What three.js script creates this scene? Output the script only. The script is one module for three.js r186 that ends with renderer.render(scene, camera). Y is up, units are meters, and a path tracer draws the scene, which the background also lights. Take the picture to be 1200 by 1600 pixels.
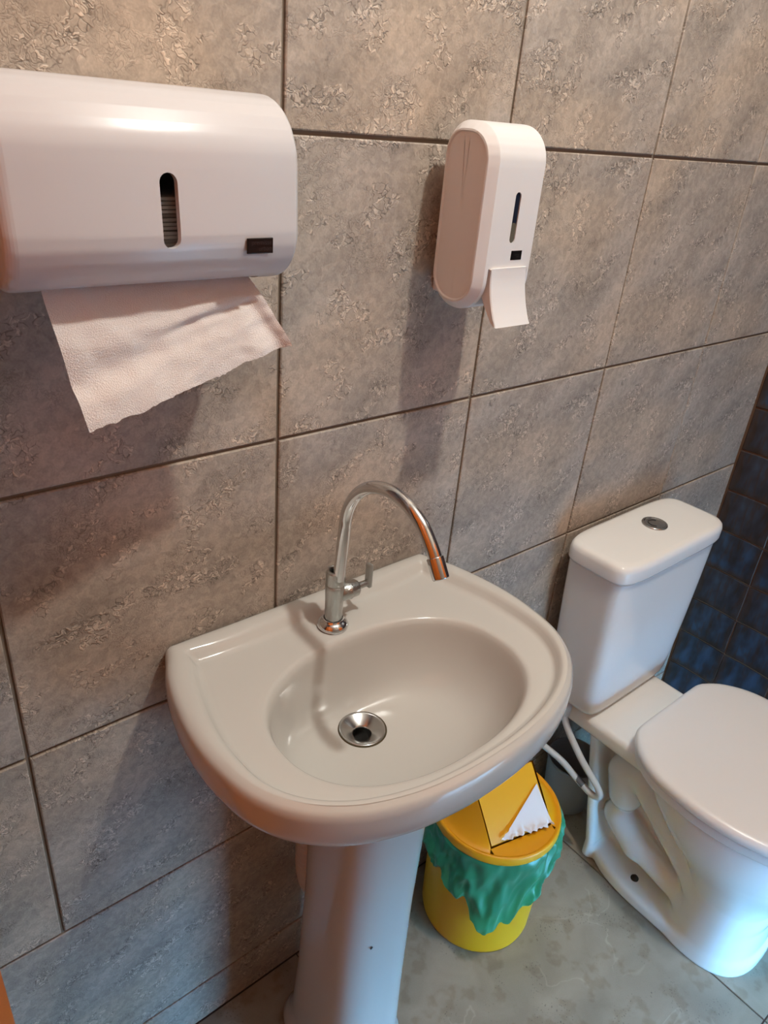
import * as THREE from 'three';
import { mergeGeometries, mergeVertices, toCreasedNormals } from 'three/addons/utils/BufferGeometryUtils.js';
import { RoundedBoxGeometry } from 'three/addons/geometries/RoundedBoxGeometry.js';
import { createNoise2D, createNoise3D } from 'simplex-noise';
import { Brush, Evaluator, SUBTRACTION } from 'three-bvh-csg';

// ---------------------------------------------------------------- camera, sky, lamp, exposure
const scene = new THREE.Scene();
const camera = new THREE.PerspectiveCamera(69.442, 1200 / 1600, 0.02, 60);
{
  const yaw = 0.730418, pitch = -0.492801, roll = 0.093482;
  const f = new THREE.Vector3(Math.sin(yaw) * Math.cos(pitch), Math.sin(pitch), -Math.cos(yaw) * Math.cos(pitch));
  const r = f.clone().cross(new THREE.Vector3(0, 1, 0)).normalize(), u = r.clone().cross(f);
  camera.position.set(-0.11415, 1.44933, 0.6976);
  camera.up.copy(u.clone().multiplyScalar(Math.cos(roll)).addScaledVector(r, -Math.sin(roll)));
  camera.lookAt(camera.position.clone().add(f));
}
scene.background = new THREE.Color().setRGB(0.20, 0.575, 1.0);      // clear sky, let in under the raised door behind the viewer
scene.backgroundIntensity = 34;
const LAMP = { at: [0.617, 2.49, 0.711], color: new THREE.Color().setRGB(1.0, 0.985, 0.91), power: 3.9 };
const renderer = new THREE.WebGLRenderer({ antialias: true });
renderer.toneMapping = THREE.LinearToneMapping;
renderer.toneMappingExposure = 1.0;
renderer.shadowMap.enabled = true;

// ---------------------------------------------------------------- helpers
function rng(seed) { let s = seed >>> 0; return () => { s = (s + 0x6d2b79f5) | 0; let t = Math.imul(s ^ (s >>> 15), 1 | s); t = (t + Math.imul(t ^ (t >>> 7), 61 | t)) ^ t; return ((t ^ (t >>> 14)) >>> 0) / 4294967296; }; }
const n2 = createNoise2D(rng(11)), n2b = createNoise2D(rng(29)), n3 = createNoise3D(rng(47));
const clamp = (x, a = 0, b = 1) => Math.min(b, Math.max(a, x)), lerp = (a, b, t) => a + (b - a) * t;
const sst = (a, b, x) => { const t = clamp((x - a) / (b - a)); return t * t * (3 - 2 * t); };
const fbm = (x, y, o = 4, n = n2) => { let s = 0, a = 0.5; for (let i = 0; i < o; i++) { s += a * n(x, y); x = x * 2.03 + 17.1; y = y * 2.03 - 9.7; a *= 0.5; } return s; };
function mesh(name, geometry, material, parent) { const m = new THREE.Mesh(geometry, material); m.name = name; m.castShadow = m.receiveShadow = true; parent.add(m); return m; }
function thing(name, label, category, at = [0, 0, 0]) { const g = new THREE.Group(); g.name = name; g.position.set(...at); g.userData = { label, category }; scene.add(g); return g; }
function tag(o, label, category) { Object.assign(o.userData, { label, category }); return o; }
function structure(o, label) { o.userData.kind = 'structure'; if (label) o.userData.label = label; return o; }
function table(rows, x) { if (x <= rows[0][0]) return rows[0][1]; for (let i = 1; i < rows.length; i++) if (x <= rows[i][0]) { const t = (x - rows[i - 1][0]) / (rows[i][0] - rows[i - 1][0]); return lerp(rows[i - 1][1], rows[i][1], t * t * (3 - 2 * t)); } return rows[rows.length - 1][1]; }
const phys = (o) => new THREE.MeshPhysicalMaterial(o), rgb = (r, g, b) => new THREE.Color().setRGB(r, g, b);
const bake = (g, x = 0, y = 0, z = 0, rx = 0, ry = 0, rz = 0) => g.applyMatrix4(new THREE.Matrix4().compose(new THREE.Vector3(x, y, z), new THREE.Quaternion().setFromEuler(new THREE.Euler(rx, ry, rz)), new THREE.Vector3(1, 1, 1)));
const plain = (g) => { const h = g.index ? g.toNonIndexed() : g; for (const k of Object.keys(h.attributes)) if (!['position', 'normal', 'uv'].includes(k)) h.deleteAttribute(k); return h; };
const merge = (...gs) => mergeGeometries(gs.map(plain));
const box = (w, h, d, x, y, z, r = 0) => (r ? new RoundedBoxGeometry(w, h, d, 3, r) : new THREE.BoxGeometry(w, h, d)).translate(x, y, z);

// closed rings of equal length -> one smooth surface; ends may be capped with a fan
function loft(rings, { capA = false, capB = false, flip = false, closed = true } = {}) {
  const n = rings[0].length, p = [], idx = [], uv = [];
  rings.forEach((r, j) => r.forEach((v, i) => { p.push(v[0], v[1], v[2]); uv.push(i / n, j / rings.length); }));
  const quad = (a, b, c, d) => (flip ? idx.push(a, c, b, a, d, c) : idx.push(a, b, c, a, c, d));
  for (let j = 0; j + 1 < rings.length; j++) for (let i = 0; i < (closed ? n : n - 1); i++) { const k = (i + 1) % n; quad(j * n + i, j * n + k, (j + 1) * n + k, (j + 1) * n + i); }
  const cap = (j, rev) => {
    const c = [0, 0, 0]; rings[j].forEach((v) => { for (let k = 0; k < 3; k++) c[k] += v[k] / n; });
    const at = p.length / 3; p.push(...c); uv.push(0.5, 0.5);
    for (let i = 0; i < n; i++) { const a = j * n + i, b = j * n + (i + 1) % n; (rev !== flip) ? idx.push(at, b, a) : idx.push(at, a, b); }
  };
  if (capA) cap(0, true); if (capB) cap(rings.length - 1, false);
  const g = new THREE.BufferGeometry();
  g.setAttribute('position', new THREE.Float32BufferAttribute(p, 3)); g.setAttribute('uv', new THREE.Float32BufferAttribute(uv, 2)); g.setIndex(idx); g.computeVertexNormals();
  return g;
}
// a superellipse ring in the xz plane
const ring = (cx, y, cz, rx, rz, p = 2, n = 64) => Array.from({ length: n }, (_, i) => { const a = -i / n * Math.PI * 2, c = Math.cos(a), s = Math.sin(a); return [cx + rx * Math.sign(c) * Math.abs(c) ** (2 / p), y, cz + rz * Math.sign(s) * Math.abs(s) ** (2 / p)]; });
const lathe = (pts, n = 48) => new THREE.LatheGeometry(pts.map((p) => new THREE.Vector2(p[0], p[1])), n);
const tube = (pts, r, seg = 60, rad = 16, tension = 0.5) => new THREE.TubeGeometry(new THREE.CatmullRomCurve3(pts.map((p) => new THREE.Vector3(...p)), false, 'catmullrom', tension), seg, r, rad, false);

// signed distance field -> smooth mesh (surface nets, then vertices pulled onto the surface)
function netMesh(f, lo, hi, cell) {
  const n = [0, 1, 2].map((k) => Math.ceil((hi[k] - lo[k]) / cell) + 1), at = (i, j, k) => (k * n[1] + j) * n[0] + i;
  const v = new Float32Array(n[0] * n[1] * n[2]);
  for (let k = 0; k < n[2]; k++) for (let j = 0; j < n[1]; j++) for (let i = 0; i < n[0]; i++) v[at(i, j, k)] = f(lo[0] + i * cell, lo[1] + j * cell, lo[2] + k * cell);
  const id = new Int32Array(v.length).fill(-1), p = [], idx = [];
  const grad = (x, y, z, h = 0.0015) => { const g = [f(x + h, y, z) - f(x - h, y, z), f(x, y + h, z) - f(x, y - h, z), f(x, y, z + h) - f(x, y, z - h)], l = Math.hypot(...g) || 1; return { n: g.map((q) => q / l), l: l / (2 * h) }; };
  for (let k = 0; k + 1 < n[2]; k++) for (let j = 0; j + 1 < n[1]; j++) for (let i = 0; i + 1 < n[0]; i++) {
    let c = 0, s = [0, 0, 0];
    for (let e = 0; e < 12; e++) {
      const ax = e >> 2, b = (ax + 1) % 3, d = (ax + 2) % 3, o = [0, 0, 0]; o[b] = e & 1; o[d] = (e >> 1) & 1;
      const a0 = v[at(i + o[0], j + o[1], k + o[2])], q = [...o]; q[ax] = 1; const a1 = v[at(i + q[0], j + q[1], k + q[2])];
      if ((a0 < 0) !== (a1 < 0)) { const t = a0 / (a0 - a1); c++; for (let m = 0; m < 3; m++) s[m] += o[m] + (m === ax ? t : 0); }
    }
    if (c) { id[at(i, j, k)] = p.length / 3; p.push(lo[0] + (i + s[0] / c) * cell, lo[1] + (j + s[1] / c) * cell, lo[2] + (k + s[2] / c) * cell); }
  }
  for (let k = 1; k + 1 < n[2]; k++) for (let j = 1; j + 1 < n[1]; j++) for (let i = 1; i + 1 < n[0]; i++) for (let ax = 0; ax < 3; ax++) {
    const e = [0, 0, 0]; e[ax] = 1; const a = v[at(i, j, k)] < 0, b = v[at(i + e[0], j + e[1], k + e[2])] < 0; if (a === b) continue;
    const o1 = [0, 0, 0], o2 = [0, 0, 0]; o1[(ax + 1) % 3] = -1; o2[(ax + 2) % 3] = -1;
    const q = [id[at(i, j, k)], id[at(i + o1[0], j + o1[1], k + o1[2])], id[at(i + o1[0] + o2[0], j + o1[1] + o2[1], k + o1[2] + o2[2])], id[at(i + o2[0], j + o2[1], k + o2[2])]];
    a ? idx.push(q[0], q[1], q[2], q[0], q[2], q[3]) : idx.push(q[0], q[2], q[1], q[0], q[3], q[2]);
  }
  const N = [];
  for (let i = 0; i < p.length; i += 3) {
    for (let t = 0; t < 2; t++) { const d = f(p[i], p[i + 1], p[i + 2]), g = grad(p[i], p[i + 1], p[i + 2]), m = clamp(d / Math.max(g.l, 0.4), -cell * 0.5, cell * 0.5); for (let k = 0; k < 3; k++) p[i + k] -= g.n[k] * m; }
    N.push(...grad(p[i], p[i + 1], p[i + 2], 0.003).n);
  }
  const g = new THREE.BufferGeometry(); g.setAttribute('position', new THREE.Float32BufferAttribute(p, 3)); g.setAttribute('normal', new THREE.Float32BufferAttribute(N, 3)); g.setIndex(idx);
  return g;
}
const smin = (a, b, k) => { const h = clamp(0.5 + 0.5 * (b - a) / k); return lerp(b, a, h) - k * h * (1 - h); }, smax = (a, b, k) => -smin(-a, -b, k);

function dataTexture(size, fn, srgb, comps = 3) {
  const d = new Uint8Array(size * size * 4);
  for (let j = 0; j < size; j++) for (let i = 0; i < size; i++) { const c = fn(i / size, j / size), o = (j * size + i) * 4; for (let k = 0; k < 3; k++) d[o + k] = clamp(comps === 1 ? c : c[k]) * 255; d[o + 3] = 255; }
  const t = new THREE.DataTexture(d, size, size); t.wrapS = t.wrapT = THREE.RepeatWrapping; t.magFilter = THREE.LinearFilter; t.minFilter = THREE.LinearMipmapLinearFilter; t.generateMipmaps = true;
  if (srgb) t.colorSpace = THREE.SRGBColorSpace; t.needsUpdate = true; return t;
}

// ---------------------------------------------------------------- stone, floor and glazed tile materials
// travertine-look wall tile: cloudy grey beige, chipped lighter islands with dark rims, wandering dark lines
const STONE = 0.66;
const stoneField = new Map();
const hash = (i, j, k) => { let h = Math.imul(i, 374761393) ^ Math.imul(j, 668265263) ^ Math.imul(k, 2147483647 - 58); h = Math.imul(h ^ (h >>> 13), 1274126177); return ((h ^ (h >>> 16)) >>> 0) / 4294967296; };
function cells(x, y, k) { const ix = Math.floor(x), iy = Math.floor(y); let a = 9, b = 9, id = 0; for (let j = -1; j < 2; j++) for (let i = -1; i < 2; i++) { const cx = ix + i, cy = iy + j, d = Math.hypot(cx + hash(cx, cy, k) - x, cy + hash(cx, cy, k + 1) - y); if (d < a) { b = a; a = d; id = hash(cx, cy, k + 2); } else if (d < b) b = d; } return { edge: b - a, near: a, id }; }
function stone(u, v) {
  const x = u * STONE, y = v * STONE, rx = x * 0.9 + y * 0.42, ry = -x * 0.42 + y * 0.9;      // bedding runs slightly aslant
  const wx = x + 0.004 * n2(x * 45, y * 45 + 5) + 0.002 * n2b(x * 130, y * 130), wy = y + 0.004 * n2(x * 45 + 40, y * 45) + 0.002 * n2b(x * 130 + 9, y * 130);
  const cloud = fbm(rx * 4 + 2, ry * 9, 5), cloud2 = fbm(rx * 2.5 + 20, ry * 4 + 3, 3, n2b), mask = fbm(rx * 9 + 9, ry * 16, 4, n2b), mask2 = fbm(rx * 7 - 30, ry * 12 + 60, 4);
  const c = cells(wx * 250, wy * 280, 3), d = cells(wx * 120 + 50, wy * 130, 17);
  const line = (1 - sst(0.02, 0.22, c.edge)) * sst(0.0, 0.28, mask2), line2 = (1 - sst(0.02, 0.14, d.edge)) * sst(0.05, 0.3, mask) * 0.9;
  const isl = sst(0.62, 0.72, c.id) * sst(0.06, 0.2, c.edge) * sst(0.1, 0.34, mask + 0.02), rim = sst(0.62, 0.7, d.id) * (1 - sst(0.05, 0.2, d.edge)) * sst(0.0, 0.25, mask);
  const grain = 0.5 * n2(x * 260, y * 260) + 0.5 * fbm(x * 500, y * 500, 2, n2b), mott = fbm(wx * 60, wy * 60, 4);
  const vein = (1 - sst(0, 0.03, Math.abs(fbm(rx * 4 + 3, ry * 6 + 8, 5, n2b)))) * 0.5;
  return { cloud, cloud2, isl, rim, line: Math.min(1, line * 0.75 + line2), grain, vein, mott };
}
const SN = 1400;
const sBump = new Float32Array(SN * SN);
const stoneMap = dataTexture(SN, (u, v) => {
  const s = stone(u, v);
  sBump[Math.round(v * SN) * SN + Math.round(u * SN)] = 0.5 + 0.08 * s.cloud + 0.26 * s.isl - 0.14 * s.rim - 0.24 * s.line + 0.05 * s.grain + 0.14 * s.mott;
  const t = s.cloud * 0.9 + s.cloud2 * 0.4, b = 1 + 0.13 * t - 0.17 * s.line - 0.10 * s.rim + 0.20 * s.isl + 0.05 * s.grain - 0.05 * s.vein + 0.12 * s.mott;
  const w = sst(-0.5, 0.6, s.cloud2);
  return [lerp(0.675, 0.70, w) * b, lerp(0.632, 0.637, w) * b, lerp(0.59, 0.572, w) * b];
}, true);
const stoneBump = dataTexture(SN, (u, v) => sBump[Math.round(v * SN) * SN + Math.round(u * SN)], false, 1);
const M = {};
M.stone = phys({ map: stoneMap, bumpMap: stoneBump, bumpScale: 0.0014, roughness: 0.5, specularIntensity: 0.6 });
M.grout = phys({ color: rgb(0.22, 0.17, 0.125), roughness: 0.95 });
M.floor = phys({
  map: dataTexture(1024, (u, v) => {
    const x = u * 1.3, y = v * 1.3, wx = x + 0.03 * n2(x * 7, y * 7), wy = y + 0.03 * n2b(x * 7, y * 7);
    const c = fbm(wx * 4, wy * 5, 5), vein = (1 - sst(0, 0.035, Math.abs(fbm(wx * 3.2 + 11, wy * 4.3, 5, n2b)))) * sst(-0.1, 0.3, fbm(x * 4, y * 4 + 30, 2));
    const speck = sst(0.72, 0.85, n2(x * 150, y * 150)) * sst(0.05, 0.35, fbm(x * 9, y * 9, 2, n2b)), grime = sst(0.1, 0.5, fbm(x * 14, y * 14, 4));
    const b = 1 + 0.14 * c + 0.11 * vein - 0.30 * speck - 0.08 * grime + 0.02 * n2(x * 500, y * 500);
    return [0.60 * b, (0.56 - 0.01 * grime) * b, (0.50 - 0.02 * grime) * b];
  }, true), roughness: 0.42, specularIntensity: 0.7 });
M.floorGrout = phys({ color: rgb(0.07, 0.06, 0.055), roughness: 0.9 });
const glaze = (seed, mixB) => phys({
  map: dataTexture(192, (u, v) => {
    const e = Math.min(u, 1 - u, v, 1 - v) + 0.05 * fbm(u * 4 + seed, v * 4, 3), k = sst(0.0, 0.16, e) * mixB, c = fbm(u * 2.5 + seed * 3, v * 1.2, 3), streak = fbm(u * 9 + seed, v * 1.5, 3, n2b);
    const b = 1 + 0.3 * c;
    const kk = clamp(k * (0.85 + 0.8 * c) - 0.35 * sst(0.1, 0.4, streak));
    return [lerp(0.25, 0.205, kk) * b, lerp(0.20, 0.25, kk) * b, lerp(0.18, 0.32, kk) * b];
  }, true), roughness: 0.26, specularIntensity: 0.8 });
M.glazes = [glaze(1, 1), glaze(5, 0.8), glaze(9, 0.6), glaze(14, 0.95)];
M.rustGrout = phys({ color: rgb(0.16, 0.085, 0.05), roughness: 0.9 });
M.plaster = phys({ color: rgb(0.28, 0.24, 0.20), roughness: 0.9 });
M.ceiling = phys({ color: rgb(0.62, 0.60, 0.57), roughness: 0.9 });
M.orange = phys({ color: rgb(0.64, 0.15, 0.02), roughness: 0.35 });
M.paving = phys({ color: rgb(0.30, 0.29, 0.28), roughness: 0.9 });

// one tile: chamfered slab whose face lies at z = 0 (local), centred; uv in metres over `scale`
function tileGeometry(w, h, t, bev, u0, v0, scale, pillow = 0, wob = null, cells = 1) {
  const p = [], uv = [], idx = [], n = cells;
  const put = (x, y, z) => { p.push(x, y, z); uv.push(u0 + (x + w / 2) / scale, v0 + (y + h / 2) / scale); return p.length / 3 - 1; };
  const W = (x, y) => (wob ? wob(x, y) : [0, 0]);
  const f = [];
  for (let j = 0; j <= n; j++) for (let i = 0; i <= n; i++) { const x = lerp(-w / 2 + bev, w / 2 - bev, i / n), y = lerp(-h / 2 + bev, h / 2 - bev, j / n), o = W(x, y), k = (1 - (2 * x / w) ** 2) * (1 - (2 * y / h) ** 2); f.push(put(x + o[0], y + o[1], -pillow * (1 - k))); }
  for (let j = 0; j < n; j++) for (let i = 0; i < n; i++) { const a = j * (n + 1) + i; idx.push(f[a], f[a + 1], f[a + n + 2], f[a], f[a + n + 2], f[a + n + 1]); }
  const loopA = []; for (let i = 0; i <= n; i++) loopA.push(f[i]); for (let j = 1; j <= n; j++) loopA.push(f[j * (n + 1) + n]); for (let i = n - 1; i >= 0; i--) loopA.push(f[n * (n + 1) + i]); for (let j = n - 1; j >= 1; j--) loopA.push(f[j * (n + 1)]);
  const outer = loopA.map((a) => { const x = p[a * 3], y = p[a * 3 + 1]; return [x + bev * Math.sign(x) * (Math.abs(x) > w / 2 - 3 * bev ? 1 : 0), y + bev * Math.sign(y) * (Math.abs(y) > h / 2 - 3 * bev ? 1 : 0)]; });
  const L = loopA.length, b0 = outer.map(([x, y], i) => put(x, y, p[loopA[i] * 3 + 2] - bev * 0.8)), b1 = outer.map(([x, y]) => put(x, y, -t));
  for (let i = 0; i < L; i++) { const k = (i + 1) % L; idx.push(loopA[i], b0[i], b0[k], loopA[i], b0[k], loopA[k], b0[i], b1[i], b1[k], b0[i], b1[k], b0[k]); }
  const g = new THREE.BufferGeometry(); g.setAttribute('position', new THREE.Float32BufferAttribute(p, 3)); g.setAttribute('uv', new THREE.Float32BufferAttribute(uv, 2)); g.setIndex(idx);
  return toCreasedNormals(g, 0.5);
}

// ---------------------------------------------------------------- the room
const S = 0.33, FR = 5.32, RX = 1.65, LX = -0.66, FZ = 1.42, CY = 2.7, DOOR = { x0: 0.64, x1: 1.36, h: 2.05, gap: 0.52 };
const wallBack = structure(mesh('wall_back', box(RX - LX + 0.3, CY + 0.2, 0.12, (RX + LX) / 2, CY / 2, -0.064), M.grout, scene), 'grey beige stone-look tiled wall behind the sink and toilet');
{
  const r = rng(5), j = 0.0045, cache = new Map();
  const variant = (w, h) => { const key = w.toFixed(3) + h.toFixed(3), list = cache.get(key) ?? []; cache.set(key, list); if (list.length < 7) { list.push(tileGeometry(w, h, 0.008, 0.0014, w > 0.4 ? 0.01 : r() * 0.49, r() * 0.49, STONE)); return list[list.length - 1]; } return list[Math.floor(r() * 7)]; };
  for (let row = -3; row < 6; row++) for (let c = -2; c < 6; c++) {
    const low = row > 3, x0 = Math.max(low ? 0.44 + (c - 1) * 0.64 : c * S, LX), x1 = Math.min(low ? 0.44 + c * 0.64 : (c + 1) * S, RX), y1 = Math.min((FR - row) * S, CY), y0 = Math.max((FR - row - 1) * S, 0);
    if (x1 - x0 < 0.01 || y1 - y0 < 0.01) continue;
    const t = mesh('tile', variant(x1 - x0 - j, y1 - y0 - j), M.stone, wallBack); t.position.set((x0 + x1) / 2, (y0 + y1) / 2, (r() - 0.5) * 0.0006);
  }
}
const wallRight = structure(mesh('wall_right', box(0.12, CY + 0.2, FZ + 0.2, RX + 0.066, CY / 2, FZ / 2), M.rustGrout, scene), 'dark blue and brown glazed tile wall beside the toilet');
{
  const r = rng(8), P = 0.109, Q = 0.131, geos = [];
  for (let k = 0; k < 6; k++) { const a = (r() - 0.5) * 0.002, b = (r() - 0.5) * 0.0025, q = 0.0022 + r() * 0.0015; geos.push(tileGeometry(Q - 0.0022, P - 0.0048, 0.008, 0.0012, 0, 0, Q, 0.0026, (x, y) => [a * Math.cos(30 * y), q * Math.cos(x * 24) - q * 0.6 + b * x * 8], 3)); }
  for (let row = 0; row < 22; row++) for (let c = 0; c < 11; c++) { const t = mesh('tile', geos[Math.floor(r() * 6)], M.glazes[Math.floor(r() * 4)], wallRight); t.position.set(RX + (r() - 0.5) * 0.001, 0.041 + (row + 0.5) * P, 0.002 + (c + 0.5) * Q); t.rotation.y = -Math.PI / 2; }
  const low = tileGeometry(Q - 0.0022, 0.036, 0.008, 0.0012, 0, 0, Q);
  for (let c = 0; c < 11; c++) { const t = mesh('tile', low, M.glazes[c % 4], wallRight); t.position.set(RX, 0.02, 0.002 + (c + 0.5) * Q); t.rotation.y = -Math.PI / 2; }
}
const floor = structure(mesh('floor', box(RX - LX + 0.4, 0.12, FZ + 0.3, (RX + LX) / 2, -0.0635, FZ / 2), M.floorGrout, scene), 'large pale grey marbled floor tiles with dark joints');
{
  const r = rng(21), P = 0.64, j = 0.003;
  for (let c = -2; c < 2; c++) for (let k = 0; k < 3; k++) {
    const x0 = Math.max(1.03 + (c - 0) * P, LX), x1 = Math.min(1.03 + (c + 1) * P, RX), z0 = k === 0 ? 0 : 0.632 + (k - 1) * P, z1 = Math.min(0.632 + k * P, FZ + 0.02);
    if (x1 - x0 < 0.01 || z1 - z0 < 0.01) continue;
    const t = mesh('floor_tile', tileGeometry(x1 - x0 - j, z1 - z0 - j, 0.004, 0.0008, r() * 0.5, r() * 0.5, 1.3), M.floor, floor); t.position.set((x0 + x1) / 2, 0, (z0 + z1) / 2); t.rotation.x = -Math.PI / 2;
  }
}
structure(mesh('ceiling', box(RX - LX + 0.4, 0.1, FZ + 0.4, (RX + LX) / 2, CY + 0.05, FZ / 2), M.ceiling, scene), 'plain white ceiling');
// front wall behind the viewer, with an open doorway to the daylight
structure(mesh('wall_front', merge(box(DOOR.x0 - LX + 0.1, CY, 0.12, (DOOR.x0 + LX - 0.1) / 2, CY / 2, FZ + 0.06), box(RX - DOOR.x1 + 0.1, CY, 0.12, (RX + 0.1 + DOOR.x1) / 2, CY / 2, FZ + 0.06),
  box(DOOR.x1 - DOOR.x0, CY - DOOR.h, 0.12, (DOOR.x0 + DOOR.x1) / 2, (CY + DOOR.h) / 2, FZ + 0.06)), M.plaster, scene), 'plastered wall with the doorway behind the viewer');
structure(mesh('wall_left', box(0.12, CY, FZ + 0.2, LX - 0.06, CY / 2, FZ / 2), M.orange, scene), 'orange painted wall on the left');
structure(mesh('ground_outside', box(8, 0.1, 6, 0.8, -0.1, FZ + 0.12 + 3), M.paving, scene), 'grey paving outside the doorway');
{ // orange door leaves
  const frame = structure(new THREE.Group()); frame.name = 'trim_1'; scene.add(frame);
  for (const [w, h, x, y] of [[0.05, DOOR.h, DOOR.x0 + 0.025, DOOR.h / 2], [0.05, DOOR.h, DOOR.x1 - 0.025, DOOR.h / 2], [DOOR.x1 - DOOR.x0 - 0.1, 0.05, (DOOR.x0 + DOOR.x1) / 2, DOOR.h - 0.025]]) mesh('door_jamb', box(w, h, 0.13, x, y, FZ + 0.06), M.orange, frame);
  const d1 = structure(new THREE.Group(), 'orange stall door behind the viewer, hung high above the floor'); d1.name = 'door_1'; d1.position.set(DOOR.x0 + 0.055, DOOR.gap, FZ + 0.03); scene.add(d1);
  mesh('leaf', box(DOOR.x1 - DOOR.x0 - 0.11, DOOR.h - 0.06 - DOOR.gap, 0.035, (DOOR.x1 - DOOR.x0 - 0.11) / 2, (DOOR.h - 0.06 - DOOR.gap) / 2, 0, 0.003), M.orange, d1);
  const d2 = structure(new THREE.Group(), 'orange door leaf standing ajar at the left edge'); d2.name = 'door_2'; d2.position.set(-0.605, 0.008, 0.475); d2.rotation.y = Math.atan2(0.365, 0.51); scene.add(d2);
  mesh('leaf', box(0.627, 2.05, 0.035, 0.3135, 1.025, 0, 0.003), M.orange, d2);
}
{ // ceiling lamp
  const l = thing('ceiling_lamp', 'round white bulb in a ceiling holder above the toilet', 'lamp', [LAMP.at[0], 0, LAMP.at[2]]);
  mesh('holder', lathe([[0, CY], [0.05, CY], [0.05, CY - 0.012], [0.012, CY - 0.02], [0.01, CY - 0.11], [0.02, CY - 0.125], [0.02, LAMP.at[1] + 0.03], [0, LAMP.at[1] + 0.03]], 32), M.ceiling, l);
  mesh('bulb', new THREE.SphereGeometry(0.035, 32, 20).translate(0, LAMP.at[1], 0), new THREE.MeshStandardMaterial({ color: 0xffffff, emissive: LAMP.color, emissiveIntensity: 30 }), l);
  const p = new THREE.PointLight(LAMP.color, LAMP.power); p.position.set(0, LAMP.at[1], 0); p.castShadow = true; p.shadow.radius = 1.7; l.add(p);
}

// ---------------------------------------------------------------- object materials
M.sink = phys({ color: rgb(0.57, 0.555, 0.52), roughness: 0.13, specularIntensity: 0.8 });
M.toilet = phys({ color: rgb(0.86, 0.86, 0.84), roughness: 0.1, specularIntensity: 0.85 });
M.seat = phys({ color: rgb(0.82, 0.82, 0.81), roughness: 0.28 });
M.plastic = phys({ color: rgb(0.63, 0.61, 0.62), roughness: 0.26 });
M.plastic2 = phys({ color: rgb(0.78, 0.765, 0.76), roughness: 0.35 });
M.black = phys({ color: rgb(0.006, 0.006, 0.006), roughness: 0.25 });
M.print = phys({ color: rgb(0.06, 0.055, 0.055), roughness: 0.5 });
M.dark = phys({ color: rgb(0.015, 0.012, 0.01), roughness: 0.7 });
M.chrome = phys({ color: rgb(0.72, 0.73, 0.74), metalness: 1, roughness: 0.09 });
M.worn = phys({ color: rgb(0.50, 0.52, 0.51), metalness: 1, roughness: 0.28, bumpMap: dataTexture(256, (u, v) => 0.5 + 0.5 * fbm(u * 20, v * 20, 4), false, 1), bumpScale: 0.0004 });
M.steel = phys({ color: rgb(0.50, 0.50, 0.49), metalness: 1, roughness: 0.2 });
M.towel = phys({ color: rgb(0.76, 0.70, 0.67), roughness: 1, bumpMap: dataTexture(512, (u, v) => 0.5 + 0.35 * fbm(u * 60, v * 60, 2) + 0.2 * fbm(u * 160, v * 160, 2, n2b), false, 1), bumpScale: 0.0011, side: THREE.DoubleSide });
M.yellow = phys({ color: rgb(0.82, 0.37, 0.004), roughness: 0.42 });
M.bag = phys({ color: rgb(0.035, 0.33, 0.17), roughness: 0.32, transmission: 0.35, thickness: 0, side: THREE.DoubleSide });
M.hose = phys({ color: rgb(0.62, 0.61, 0.59), roughness: 0.45 });
M.pot = phys({ color: rgb(0.30, 0.31, 0.33), roughness: 0.4 });

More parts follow.
